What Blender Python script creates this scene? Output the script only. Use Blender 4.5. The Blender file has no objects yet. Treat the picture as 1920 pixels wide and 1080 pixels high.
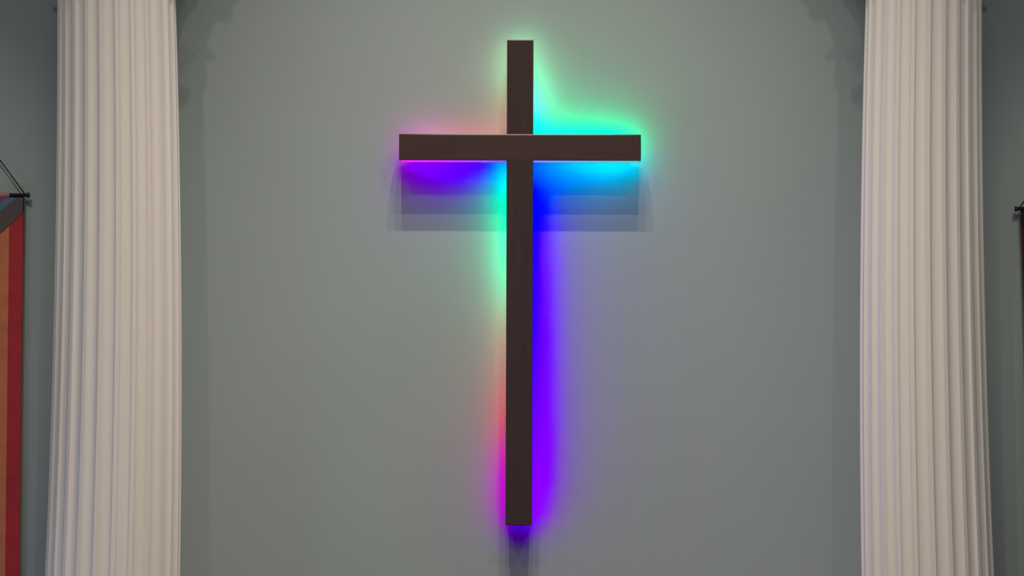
import bpy, bmesh, math, random
from mathutils import Vector, Matrix
random.seed(7)
S = bpy.context.scene
C = S.collection
PI = math.pi

# ------------------------------------------------------------------ camera
cam_d = bpy.data.cameras.new('camera')
cam = bpy.data.objects.new('camera', cam_d)
C.objects.link(cam)
cam.location = (0.0, -12.0, 3.25)
cam.rotation_euler = (PI/2 + math.atan(0.41/12.0), 0.0, 15.0/4488.0)
cam_d.sensor_width = 36.0
cam_d.lens = 36.0*4488.0/1920.0
cam_d.clip_end = 100
S.camera = cam

# ------------------------------------------------------------------ world, lights, exposure
w = bpy.data.worlds.new('world')
S.world = w
w.use_nodes = True
w.node_tree.nodes['Background'].inputs[0].default_value = (0.93, 0.97, 1.0, 1)
w.node_tree.nodes['Background'].inputs[1].default_value = 0.155
S.view_settings.view_transform = 'Standard'
S.view_settings.look = 'None'
S.view_settings.gamma = 1
S.view_settings.use_curve_mapping = False
S.view_settings.exposure = 0.0
S.cycles.caustics_reflective = False
S.cycles.caustics_refractive = False
S.cycles.sample_clamp_indirect = 1.0

WARM = (1.0, 0.86, 0.72)
def lamp(name, loc, target, power, radius, cone=None, blend=0.5, color=WARM):
    d = bpy.data.lights.new(name, 'SPOT')
    d.energy = power
    d.color = color
    d.shadow_soft_size = radius
    d.spot_size = math.radians(cone or 60)
    d.spot_blend = blend
    o = bpy.data.objects.new(name, d)
    C.objects.link(o)
    o.location = loc
    o.rotation_euler = (Vector(target)-Vector(loc)).to_track_quat('-Z', 'Y').to_euler()
    return o
# lamps of the hall, hanging out of view above and in front of the wall
lamp('hall_lamp', (0.0, -8.0, 8.6), (0, 0, 2.2), 250, 0.8, 56, 1.0)
for s in (-1, 1):
    lamp('side_lamp', (s*2.62, -5.6, 9.4), (0, 0, 2.2), 200, 0.06, 80, 0.6)
for s, p in ((-1, 640), (0, 580), (1, 640)):
    lamp('ceiling_spot', (s*0.75, -3.5, 11.0), (0, 0, -0.4), p, 0.04, 45, 1.0)
for s in (-1, 1):
    lamp('ceiling_spot', (s*0.75, -4.6, 11.0), (0, 0, -0.4), 480, 0.04, 45, 1.0)
# added fill spots without a known source, brightening the outer walls and banners
for s in (-1, 1):
    lamp('outer_wall_fill', (s*3.0, -3.6, 8.2), (s*3.2, 0, 3.6), 330, 0.08, 26, 0.9)
# daylight from a low window off to one side of the hall
wd = bpy.data.lights.new('side_window', 'AREA')
wd.shape = 'RECTANGLE'; wd.size = 0.8; wd.size_y = 1.0; wd.energy = 17; wd.color = (0.55, 0.68, 1.0)
wo = bpy.data.objects.new('side_window', wd); C.objects.link(wo)
wo.location = (-4.4, -2.9, 0.7)
wo.rotation_euler = (Vector((-2.1, -0.5, 1.6))-Vector(wo.location)).to_track_quat('-Z', 'Y').to_euler()

# ------------------------------------------------------------------ materials
def mat(name, color, rough=0.6, spec=0.5, var=0.0, scale=3.0, bump=0.0, bscale=60.0, stretch=(1, 1, 1)):
    m = bpy.data.materials.new(name)
    m.use_nodes = True
    nt = m.node_tree
    b = nt.nodes['Principled BSDF']
    b.inputs['Roughness'].default_value = rough
    b.inputs['Specular IOR Level'].default_value = spec
    b.inputs['Base Color'].default_value = (*color, 1)
    tc = nt.nodes.new('ShaderNodeTexCoord')
    mp = nt.nodes.new('ShaderNodeMapping')
    mp.inputs['Scale'].default_value = stretch
    nt.links.new(tc.outputs['Object'], mp.inputs['Vector'])
    if var:
        n = nt.nodes.new('ShaderNodeTexNoise')
        n.inputs['Scale'].default_value = scale
        n.inputs['Detail'].default_value = 6
        nt.links.new(mp.outputs[0], n.inputs['Vector'])
        r = nt.nodes.new('ShaderNodeValToRGB')
        r.color_ramp.elements[0].position = 0.3
        r.color_ramp.elements[1].position = 0.7
        r.color_ramp.elements[0].color = (*[c*(1-var) for c in color], 1)
        r.color_ramp.elements[1].color = (*[min(1, c*(1+var)) for c in color], 1)
        nt.links.new(n.outputs['Fac'], r.inputs['Fac'])
        nt.links.new(r.outputs['Color'], b.inputs['Base Color'])
    if bump:
        n2 = nt.nodes.new('ShaderNodeTexNoise')
        n2.inputs['Scale'].default_value = bscale
        n2.inputs['Detail'].default_value = 4
        nt.links.new(mp.outputs[0], n2.inputs['Vector'])
        bp = nt.nodes.new('ShaderNodeBump')
        bp.inputs['Strength'].default_value = bump
        bp.inputs['Distance'].default_value = 0.002
        nt.links.new(n2.outputs['Fac'], bp.inputs['Height'])
        nt.links.new(bp.outputs['Normal'], b.inputs['Normal'])
    return m

M = {}
M['wall'] = mat('wall_paint', (0.300, 0.365, 0.370), 0.75, 0.25, 0.02, 1.2, 0.15, 220)
M['white'] = mat('white_column_paint', (0.79, 0.76, 0.73), 0.45, 0.4, 0.015, 2.0, 0.10, 40, (1, 1, 0.12))
M['floor'] = mat('floor_wood', (0.16, 0.085, 0.045), 0.4, 0.5, 0.25, 2.0, 0.1, 40, (8, 1, 1))
M['wood_v'] = mat('stained_wood_vertical', (0.047, 0.029, 0.029), 0.11, 0.5, 0.09, 5.0, 0.02, 45, (9, 9, 0.55))
M['wood_h'] = mat('stained_wood_horizontal', (0.055, 0.0335, 0.031), 0.11, 0.5, 0.09, 5.0, 0.02, 45, (0.55, 9, 9))
M['bracket'] = mat('black_metal', (0.012, 0.012, 0.013), 0.45)
M['black'] = mat('black_rod', (0.010, 0.011, 0.012), 0.4)
M['cord'] = mat('dark_cord', (0.02, 0.022, 0.02), 0.8)
M['red'] = mat('crimson_cloth', (0.37, 0.036, 0.046), 0.9, 0.1, 0.12, 8, 0.3, 300)
M['orange'] = mat('burnt_orange_cloth', (0.50, 0.17, 0.09), 0.9, 0.1, 0.12, 8, 0.3, 300)
M['charcoal'] = mat('charcoal_cloth', (0.10, 0.085, 0.085), 0.9, 0.1, 0.12, 8, 0.3, 300)
M['blue'] = mat('slate_blue_cloth', (0.085, 0.16, 0.24), 0.9, 0.1, 0.12, 8, 0.3, 300)
M['plum'] = mat('plum_cloth', (0.26, 0.06, 0.11), 0.9, 0.1, 0.12, 8, 0.3, 300)
M['rose'] = mat('dusty_rose_cloth', (0.42, 0.21, 0.25), 0.9, 0.1, 0.12, 8, 0.3, 300)
M['maroon'] = mat('maroon_cloth', (0.075, 0.016, 0.026), 0.9, 0.1, 0.12, 8, 0.3, 300)
M['dark'] = mat('dark_trim_cloth', (0.022, 0.022, 0.022), 0.9, 0.1)

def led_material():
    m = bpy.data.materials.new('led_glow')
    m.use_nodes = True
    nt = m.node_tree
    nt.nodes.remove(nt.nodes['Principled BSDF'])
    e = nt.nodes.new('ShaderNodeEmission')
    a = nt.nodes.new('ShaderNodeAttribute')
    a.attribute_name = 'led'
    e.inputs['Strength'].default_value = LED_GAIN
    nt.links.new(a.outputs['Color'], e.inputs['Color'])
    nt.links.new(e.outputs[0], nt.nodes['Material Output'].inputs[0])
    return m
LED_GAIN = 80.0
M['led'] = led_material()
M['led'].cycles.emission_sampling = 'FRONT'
M['tape'] = mat('white_led_tape', (0.6, 0.6, 0.6), 0.5)

# ------------------------------------------------------------------ helpers
def add_box(bm, x0, x1, y0, y1, z0, z1):
    v = [bm.verts.new((x, y, z)) for x in (x0, x1) for y in (y0, y1) for z in (z0, z1)]
    for f in ((0, 1, 3, 2), (4, 6, 7, 5), (0, 4, 5, 1), (2, 3, 7, 6), (0, 2, 6, 4), (1, 5, 7, 3)):
        bm.faces.new([v[i] for i in f])
    return v

def obj(name, bm, m, parent=None, smooth=False, bevel=0.0):
    if bevel:
        bmesh.ops.bevel(bm, geom=list(bm.edges), offset=bevel, segments=2, affect='EDGES', profile=0.7)
    bmesh.ops.recalc_face_normals(bm, faces=bm.faces)
    me = bpy.data.meshes.new(name)
    bm.to_mesh(me)
    bm.free()
    me.materials.append(m)
    if smooth:
        me.polygons.foreach_set('use_smooth', [True]*len(me.polygons))
    o = bpy.data.objects.new(name, me)
    C.objects.link(o)
    if parent:
        o.parent = parent
    return o

def link(name, me, parent, mtx=None):
    o = bpy.data.objects.new(name, me)
    C.objects.link(o)
    o.parent = parent
    if mtx is not None:
        o.matrix_local = mtx
    return o

def thing(name, label, cat, loc=(0, 0, 0), group=None):
    o = bpy.data.objects.new(name, None)
    C.objects.link(o)
    o.location = loc
    o['label'] = label
    o['category'] = cat
    if group:
        o['group'] = group
    return o

def struct(name, bm, m, label, cat, bevel=0.0):
    o = obj(name, bm, m, None, False, bevel)
    o['kind'] = 'structure'
    o['label'] = label
    o['category'] = cat
    return o

def lathe(bm, prof, n=64):
    rings = []
    for r, z in prof:
        rings.append([bm.verts.new((r*math.cos(2*PI*i/n), r*math.sin(2*PI*i/n), z)) for i in range(n)])
    for a, b in zip(rings, rings[1:]):
        for i in range(n):
            bm.faces.new((a[i], a[(i+1) % n], b[(i+1) % n], b[i]))
    bm.faces.new(rings[0][::-1])
    bm.faces.new(rings[-1])

def tube(bm, pts, r, n=8):
    pts = [Vector(p) for p in pts]
    rings = []
    for i, p in enumerate(pts):
        t = (pts[min(i+1, len(pts)-1)]-pts[max(i-1, 0)]).normalized()
        u = t.cross(Vector((0, 1, 0.01))).normalized()
        v = t.cross(u)
        rr = r[i] if isinstance(r, (list, tuple)) else r
        rings.append([bm.verts.new(p+rr*(math.cos(2*PI*k/n)*u+math.sin(2*PI*k/n)*v)) for k in range(n)])
    for a, b in zip(rings, rings[1:]):
        for k in range(n):
            bm.faces.new((a[k], a[(k+1) % n], b[(k+1) % n], b[k]))
    bm.faces.new(rings[0][::-1])
    bm.faces.new(rings[-1])

# ------------------------------------------------------------------ the setting
bm = bmesh.new(); add_box(bm, -6.5, 6.5, 0.0, 0.25, 0.0, 7.4)
struct('wall_back', bm, M['wall'], 'plain grey-green painted wall behind the cross and columns', 'wall')
bm = bmesh.new(); add_box(bm, -6.5, 6.5, -13.5, 0.25, -0.15, 0.0)
struct('floor', bm, M['floor'], 'brown wooden floor below the columns', 'floor')
bm = bmesh.new(); add_box(bm, -6.5, 6.5, -0.03, 0.0, 0.0, 0.2)
struct('baseboard_back', bm, M['white'], 'white baseboard along the foot of the wall', 'baseboard', 0.006)
CAP0, CAP1 = 5.10, 5.78          # foot and head of the capitals
bm = bmesh.new()
for y, z0, z1 in ((-0.39, CAP1, CAP1+0.12), (-0.42, CAP1+0.12, CAP1+0.20)):
    add_box(bm, -6.5, 6.5, y, 0.0, z0, z1)
struct('trim_1', bm, M['white'], 'white entablature resting on the column capitals', 'trim')

# ------------------------------------------------------------------ columns
NFL = 24
DC = 0.42                        # column axis in front of the wall
def bow(z):
    z = max(2.1, min(5.2, z))
    return 0.0086*(z-3.72)**2
def shaft_mesh(side, r0, r1, phase):
    """fluted tapering shaft; r0 at z=2.256, r1 at z=5.047"""
    bm = bmesh.new()
    zs = [0.36+(CAP0-0.36)*i/40 for i in range(41)]
    prof = []
    K = 10
    for f in range(NFL):
        a0 = 2*PI*(f/NFL)+phase
        st = 2*PI/NFL
        fw = 0.24                # share of the fillet between two flutes
        prof.append((a0-fw*st/2, 0.0)); prof.append((a0+fw*st/2, 0.0))
        for k in range(1, K):
            t = k/K
            dep = math.sqrt(max(0, 1-(2*t-1)**2))
            prof.append((a0+fw*st/2+(1-fw)*st*t, dep))
    rings = []
    for z in zs:
        R = r0+(r1-r0)*(z-2.256)/(5.047-2.256)
        R = min(R, 0.345)
        e = 1.0
        cx = side*bow(z)
        rings.append([bm.verts.new((cx+(R*(1-0.062*d*e))*math.cos(a), R*(1-0.062*d*e)*math.sin(a), z)) for a, d in prof])
    n = len(prof)
    for a, b in zip(rings, rings[1:]):
        for i in range(n):
            bm.faces.new((a[i], a[(i+1) % n], b[(i+1) % n], b[i]))
    bm.faces.new(rings[0][::-1]); bm.faces.new(rings[-1])
    return bm

def leaf_mesh(h, wd, curl):
    """acanthus leaf with lobed edge, foot at origin, grows up and curls towards +x"""
    bm = bmesh.new()
    N, Mx = 16, 6
    def pt(t, s, off):
        z = h*t*(1-0.12*max(0, t-0.8)*5*max(0, t-0.8))
        x = 0.02*math.sin(PI*t*0.8)+curl*max(0, t-0.55)**2*4.9
        if t > 0.88:
            z -= (t-0.88)*h*0.75
        half = wd*(0.5+0.28*math.sin(PI*t*0.9))*(1-0.75*max(0, t-0.7)/0.3)*(0.80+0.20*abs(math.sin(5.5*PI*t)))
        return Vector((x+off-0.25*wd*s*s*(1-t), s*half, z))
    top = [[bm.verts.new(pt(i/N, -1+2*j/Mx, 0.012)) for j in range(Mx+1)] for i in range(N+1)]
    bot = [[bm.verts.new(pt(i/N, -1+2*j/Mx, -0.004)) for j in range(Mx+1)] for i in range(N+1)]
    for g in (top, bot):
        for i in range(N):
            for j in range(Mx):
                bm.faces.new((g[i][j], g[i][j+1], g[i+1][j+1], g[i+1][j]))
    for i in range(N):
        for j in (0, Mx):
            bm.faces.new((top[i][j], top[i+1][j], bot[i+1][j], bot[i][j]))
    for j in range(Mx):
        for i in (0, N):
            bm.faces.new((top[i][j], top[i][j+1], bot[i][j+1], bot[i][j]))
    return bm

def volute_mesh():
    bm = bmesh.new()
    pts, rr = [], []
    for i in range(14):
        t = i/13
        pts.append((0.02+0.10*t*t, 0, 0.22*t)); rr.append(0.018)
    for i in range(1, 40):
        a = i/39*3.2*PI
        r = 0.055*(1-0.75*i/39)
        pts.append((0.12+0.055*0+r*math.sin(a), 0, 0.22-0.055+r*math.cos(a))); rr.append(0.018*(1-0.4*i/39))
    tube(bm, pts, rr, 8)
    return bm

def abacus_mesh(z0, z1, half, dip):
    bm = bmesh.new()
    out = []
    for q in range(4):
        c, s = math.cos(q*PI/2), math.sin(q*PI/2)
        for k in range(13):
            t = -0.92+1.84*k/12
            x, y = half*t, -(half-dip*(1-(t/0.92)**2))
            out.append((c*x-s*y, s*x+c*y))
    lo = [bm.verts.new((x*0.96, y*0.96, z0)) for x, y in out]
    hi = [bm.verts.new((x, y, z1)) for x, y in out]
    n = len(out)
    for i in range(n):
        bm.faces.new((lo[i], lo[(i+1) % n], hi[(i+1) % n], hi[i]))
    bm.faces.new(lo[::-1]); bm.faces.new(hi)
    return bm

def mesh_of(bm, name, smooth=True):
    bmesh.ops.recalc_face_normals(bm, faces=bm.faces)
    me = bpy.data.meshes.new(name)
    bm.to_mesh(me); bm.free()
    me.materials.append(M['white'])
    me.polygons.foreach_set('use_smooth', [smooth]*len(me.polygons))
    return me
leaf_lo = mesh_of(leaf_mesh(0.27, 0.10, 0.11), 'leaf_low')
leaf_hi = mesh_of(leaf_mesh(0.44, 0.10, 0.13), 'leaf_high')
volute_me = mesh_of(volute_mesh(), 'volute')

def column(side, r0, r1, phase, label):
    t = thing('fluted_column', label, 'column', (side*1.946, -DC, 0), 'white fluted columns flanking the cross')
    sh = obj('shaft', shaft_mesh(side, r0, r1, phase), M['white'], t, True)
    sh.data.set_sharp_from_angle(angle=math.radians(28))
    bx = side*bow(0)
    bm = bmesh.new(); add_box(bm, bx-0.41, bx+0.41, -0.41, 0.38, 0, 0.12)
    obj('plinth', bm, M['white'], t, False, 0.006)
    bm = bmesh.new()
    prof = [(0.40, 0.12)]
    for k in range(9):
        a = -PI/2+PI*k/8; prof.append((0.37+0.045*math.cos(a), 0.17+0.05*math.sin(a)))
    prof += [(0.365, 0.235), (0.35, 0.26)]
    for k in range(9):
        a = -PI/2+PI*k/8; prof.append((0.352+0.03*math.cos(a), 0.305+0.035*math.sin(a)))
    prof += [(0.35, 0.36)]
    lathe(bm, prof)
    b = obj('base', bm, M['white'], t, True); b.location.x = bx
    cx = side*bow(CAP0)
    rt = r0+(r1-r0)*(CAP0-2.256)/(5.047-2.256)
    bm = bmesh.new()
    prof = [(rt, CAP0)]
    for k in range(9):
        a = -PI/2+PI*k/8; prof.append((rt+0.022*math.cos(a), CAP0+0.025+0.025*math.sin(a)))
    for k in range(9):
        q = k/8; prof.append((rt*0.98+0.10*q**3, CAP0+0.055+(CAP1-0.08-CAP0-0.055)*q))
    lathe(bm, prof)
    b = obj('capital_bell', bm, M['white'], t, True); b.location.x = cx
    for k in range(8):
        a = 2*PI*k/8
        m = Matrix.Translation((cx, 0, CAP0+0.05)) @ Matrix.Rotation(a, 4, 'Z') @ Matrix.Translation((rt*0.98, 0, 0))
        link('acanthus_leaf', leaf_lo, t, m)
        m = Matrix.Translation((cx, 0, CAP0+0.05)) @ Matrix.Rotation(a+PI/8, 4, 'Z') @ Matrix.Translation((rt*0.985, 0, 0))
        link('acanthus_leaf', leaf_hi, t, m)
    for k in range(4):
        m = Matrix.Translation((cx, 0, CAP1-0.31)) @ Matrix.Rotation(PI/4+k*PI/2, 4, 'Z') @ Matrix.Translation((rt+0.03, 0, 0))
        link('volute', volute_me, t, m)
    b = obj('abacus', abacus_mesh(CAP1-0.08, CAP1, 0.40, 0.07), M['white'], t); b.location.x = cx
    return t
ph = math.radians
column(-1, 0.3211, 0.2835, ph(-90+3-9), 'white fluted column beside the banner with red border and orange field')
column(1, 0.3165, 0.2790, ph(-90+2+9), 'white fluted column beside the dark maroon banner')

# ------------------------------------------------------------------ the cross
Z0, Z1 = 2.484, 4.888
AZ, AH = 4.352, 0.0655            # centre of the arms, half width of the timbers
VH = 0.0658
F0, F1 = -0.17, -0.08             # front and back face
cross = thing('wall_cross', 'dark brown wooden cross with rainbow backlight mounted on the grey-green wall', 'cross', (0, 0, AZ))
cross.rotation_euler = (0, math.radians(0.19), 0)
zb, zt = Z0-AZ, Z1-AZ
bm = bmesh.new(); add_box(bm, -VH, VH, F0, F1, zb, zt)
obj('upright', bm, M['wood_v'], cross, False, 0.005)
# the arms let into the upright: one crossbar, flush with its face (a hair proud so that the joint shows)
bm = bmesh.new(); add_box(bm, -0.600, 0.600, F0-0.0008, F1+0.0008, -AH, AH)
obj('crossbar', bm, M['wood_h'], cross, False, 0.005)
bm = bmesh.new(); add_box(bm, -0.02, 0.02, F1-0.001, 0.0, zb+0.06, zt-0.06)
obj('light_block_batten', bm, M['bracket'], cross, False, 0.003)  # unseen battens holding the cross, run full length to block LED light leaks
for s in (-1, 1):
    bm = bmesh.new(); add_box(bm, min(s*0.02, s*0.54), max(s*0.02, s*0.54), F1-0.001, 0.0, -0.02, 0.02)
    obj('light_block_batten', bm, M['bracket'], cross, False, 0.003)

# thin emissive strips added under the arms, painting the LED reflection on their underside
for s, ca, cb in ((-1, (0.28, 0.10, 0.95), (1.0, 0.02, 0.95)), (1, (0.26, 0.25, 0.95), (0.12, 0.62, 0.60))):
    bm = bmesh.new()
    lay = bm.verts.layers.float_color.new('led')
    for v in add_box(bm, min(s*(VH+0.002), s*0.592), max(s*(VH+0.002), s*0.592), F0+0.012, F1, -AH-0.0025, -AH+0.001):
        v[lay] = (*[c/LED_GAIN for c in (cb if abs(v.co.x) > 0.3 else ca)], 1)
    obj('underside_glow', bm, M['led'], cross)

# LED strips along the back edges.  Colours are linear values of narrow-band LEDs.
def led_strip(p0, p1, out, stops):
    """p0,p1: (x,z) ends of the timber edge; out: outward direction; stops: [(t, (r,g,b))]"""
    p0, p1, o = Vector((p0[0], 0, p0[1])), Vector((p1[0], 0, p1[1])), Vector((out[0], 0, out[1]))
    d = (p1-p0)
    n = max(2, int(d.length/0.07))
    bm = bmesh.new()
    lay = bm.verts.layers.float_color.new('led')
    rings = []
    # strip cross-section: thin band turned 45 degrees between the wall and the outside
    c0 = -o*0.006+Vector((0, F1+0.003, 0))
    sec = [c0+Vector((0, 0, 0)), c0-o*0.009+Vector((0, 0.009, 0)), c0-o*0.011+Vector((0, 0.007, 0)), c0-o*0.002+Vector((0, -0.002, 0))]
    for i in range(n+1):
        t = i/n
        for (ta, ca), (tb, cb) in zip(stops, stops[1:]):
            if ta <= t <= tb+1e-9:
                q = (t-ta)/max(1e-6, tb-ta)
                col = [ca[k]*(1-q)+cb[k]*q for k in range(3)]
                break
        r = []
        for s in sec:
            v = bm.verts.new(p0+d*t+s)
            v[lay] = (*col, 1)
            r.append(v)
        rings.append(r)
    for a, b in zip(rings, rings[1:]):
        for k in range(4):
            bm.faces.new((a[k], a[(k+1) % 4], b[(k+1) % 4], b[k]))
    bm.faces.new(rings[0][::-1]); bm.faces.new(rings[-1])
    o = obj('led_strip', bm, M['tape'], cross)
    o.data.materials.append(M['led'])
    for i in range(n):
        o.data.polygons[i*4].material_index = 1      # the face with the diodes
    return o
e = 0.012
AQUA = (-0.2, 0.98, 0.32); MINT = (0.06, 0.46, 0.20); PALE = (0.10, 0.20, 0.09)
CYAN = (-0.09, 0.52, 0.85); BLUE = (-0.10, -0.12, 1.2); VIOL = (-0.04, -0.28, 1.2); PURP = (0.05, -0.29, 1.1)
MAGE = (0.24, -0.07, 0.22); PINK = (0.32, -0.02, 0.00); SALM = (0.24, 0.06, 0.05); TAN = (0.18, 0.12, 0.05)
def mul(c, k): return tuple(v*k for v in c)
led_strip((-VH+e, zt), (VH-e, zt), (0, 1), [(0, mul(PALE, .8)), (1, mul(MINT, .8))])
led_strip((VH, zt-e), (VH, AH+e), (1, 0), [(0, mul(PALE, .8)), (.35, mul(MINT, .9)), (.7, (0.05, .85, .42)), (1, AQUA)])
led_strip((VH+e, AH), (0.6-e, AH), (0, 1), [(0, AQUA), (.6, AQUA), (.85, mul(AQUA, .9)), (1, mul(AQUA, .55))])
led_strip((0.6, AH-e), (0.6, -AH+e), (1, 0), [(0, mul(AQUA, .45)), (1, mul((-.14, .8, .6), .45))])
led_strip((0.6-e, -AH), (VH+e, -AH), (0, -1), [(0, mul(CYAN, .65)), (.12, mul(CYAN, .9)), (.45, (-.12, .38, 1.0)), (.8, (-.13, .14, 1.0)), (1, (-.16, .05, 1.0))])
led_strip((VH, -AH-e), (VH, zb+e), (1, 0), [(0, (-.16, .04, 1.1)), (.12, BLUE), (.24, (-.07, -.28, 1.2)), (.5, VIOL), (.8, PURP), (1, mul((.16, -.28, .9), .75))])
led_strip((VH-e, zb), (-VH+e, zb), (0, -1), [(0, mul(PURP, .3)), (1, mul(PURP, .27))])
led_strip((-VH, zb+e), (-VH, -AH-e), (-1, 0), [(0, mul((.24, -.10, .30), .75)), (.12, MAGE), (.28, mul(PINK, .9)), (.44, mul(SALM, .8)), (.55, TAN), (.66, (.06, .36, .17)), (.78, (-.02, .56, .23)), (.92, (-.06, .56, .2)), (1, mul(CYAN, .65))])
led_strip((-VH-e, -AH), (-0.6+e, -AH), (0, -1), [(0, (-.04, .18, .8)), (.2, (.02, -.24, 1.0)), (.5, (.07, -.25, 1.0)), (.8, (.13, -.22, .7)), (1, (.14, -.10, .22))])
led_strip((-0.6, -AH+e), (-0.6, AH-e), (-1, 0), [(0, mul(MAGE, .38)), (1, mul(MAGE, .35))])
led_strip((-0.6+e, AH), (-VH-e, AH), (0, 1), [(0, mul(MAGE, .6)), (.3, mul((.42, .05, .22), .6)), (.6, mul(PINK, .65)), (1, mul(SALM, .85))])
led_strip((-VH, AH+e), (-VH, zt-e), (-1, 0), [(0, mul(SALM, .7)), (.4, mul(TAN, .8)), (.75, mul((.15, .34, .15), .8)), (1, mul(PALE, .8))])

# ------------------------------------------------------------------ banners
def poly(bm, pts, y0, y1):
    """flat cloth piece with thickness, pts in (x,z)"""
    a = [bm.verts.new((x, y0, z)) for x, z in pts]
    b = [bm.verts.new((x, y1, z)) for x, z in pts]
    n = len(pts)
    bm.faces.new(a); bm.faces.new(b[::-1])
    for i in range(n):
        bm.faces.new((a[i], b[i], b[(i+1) % n], a[(i+1) % n]))

def banner(loc, label, W, H, field, border, band, head, rot, edge=0.07, head2=None, rodover=0.022, apex=0.62):
    """origin: middle of the rod; hangs down, front towards -y"""
    t = thing('hanging_banner', label, 'banner', loc, 'cloth banners hung on the wall')
    t.rotation_euler = (0, rot, 0)
    hw = W/2
    bm = bmesh.new(); tube(bm, [(-hw-rodover, 0, 0), (hw+rodover, 0, 0)], 0.0095, 12)
    rod = obj('rod', bm, M['black'], t, True)
    for s in (-1, 1):
        bm = bmesh.new(); tube(bm, [(s*(hw+rodover-0.004), 0, 0), (s*(hw+rodover+0.008), 0, 0)], 0.013, 12)
        obj('end_cap', bm, M['black'], rod, True)
    bm = bmesh.new(); tube(bm, [(-hw-0.004, 0.0, 0.008), (-hw/2, .004, apex/2+.004), (0, 0.02, apex), (hw/2, .004, apex/2+.004), (hw+0.004, 0.0, 0.008)], 0.0032, 6)
    obj('hanging_cord', bm, M['cord'], t, True)
    bm = bmesh.new(); tube(bm, [(0, 0.034, apex), (0, -0.002, apex+0.004)], 0.006, 8)
    obj('nail', bm, M['black'], t, True)
    tb = bmesh.new(); tube(tb, [(-hw+0.07, 0, -0.001), (hw-0.07, 0, -0.001)], 0.0145, 12)
    obj('rod_sleeve', tb, M['rose'] if head2 else head, t, True)
    # backing cloth, then the sewn-on pieces, each a hair in front of the other
    bm = bmesh.new(); poly(bm, [(-hw, -0.005), (hw, -0.005), (hw, -H), (-hw, -H)], 0.004, 0.0)
    obj('backing_cloth', bm, M['dark'], t)
    vz = -0.045-hw*0.80
    bm = bmesh.new(); poly(bm, [(-hw+edge, -0.09-edge*0.8), (0, vz-0.09+0.045), (hw-edge, -0.09-edge*0.8), (hw-edge, -H+edge), (-hw+edge, -H+edge)], 0.0, -0.004)
    obj('field', bm, field, t)
    for s in (-1, 1):
        bm = bmesh.new(); poly(bm, [(s*hw, -0.085), (s*(hw-edge), -0.085-edge*0.8), (s*(hw-edge), -H), (s*hw, -H)], 0.0, -0.006)
        obj('border_stripe', bm, border, t)
    bm = bmesh.new(); poly(bm, [(-hw+edge, -H+edge), (hw-edge, -H+edge), (hw-edge, -H), (-hw+edge, -H)], 0.0, -0.006)
    obj('border_stripe', bm, border, t)
    for s in (-1, 1):
        bm = bmesh.new(); poly(bm, [(s*(hw-0.002), -0.012), (s*(hw-0.002), -0.088), (0, vz-0.09), (0, vz+0.012), (s*(hw-0.036), -0.012)], -0.004, -0.009)
        obj('diagonal_band', bm, band, t)
    bm = bmesh.new(); poly(bm, [(-hw+0.036, -0.012), (hw-0.036, -0.012), (0, vz+0.012)], -0.004, -0.008)
    obj('header_triangle', bm, head, t)
    if head2:
        bm = bmesh.new(); poly(bm, [(-hw+0.09, -0.014), (hw-0.09, -0.014), (0, vz+0.10)], -0.008, -0.010)
        obj('header_triangle', bm, head2, t)
    return t
banner((-2.487-0.45, -0.036, 4.1265), 'banner with crimson border, orange field and charcoal diagonal band hung on black rod', 0.90, 2.4,
       M['orange'], M['red'], M['charcoal'], M['blue'], math.radians(0.25), 0.070, M['plum'])
banner((2.506+0.45, -0.036, 4.0667), 'dark maroon banner with black edging hung on black rod', 0.90, 2.4,
       M['maroon'], M['maroon'], M['dark'], M['charcoal'], math.radians(-1.45), 0.05)
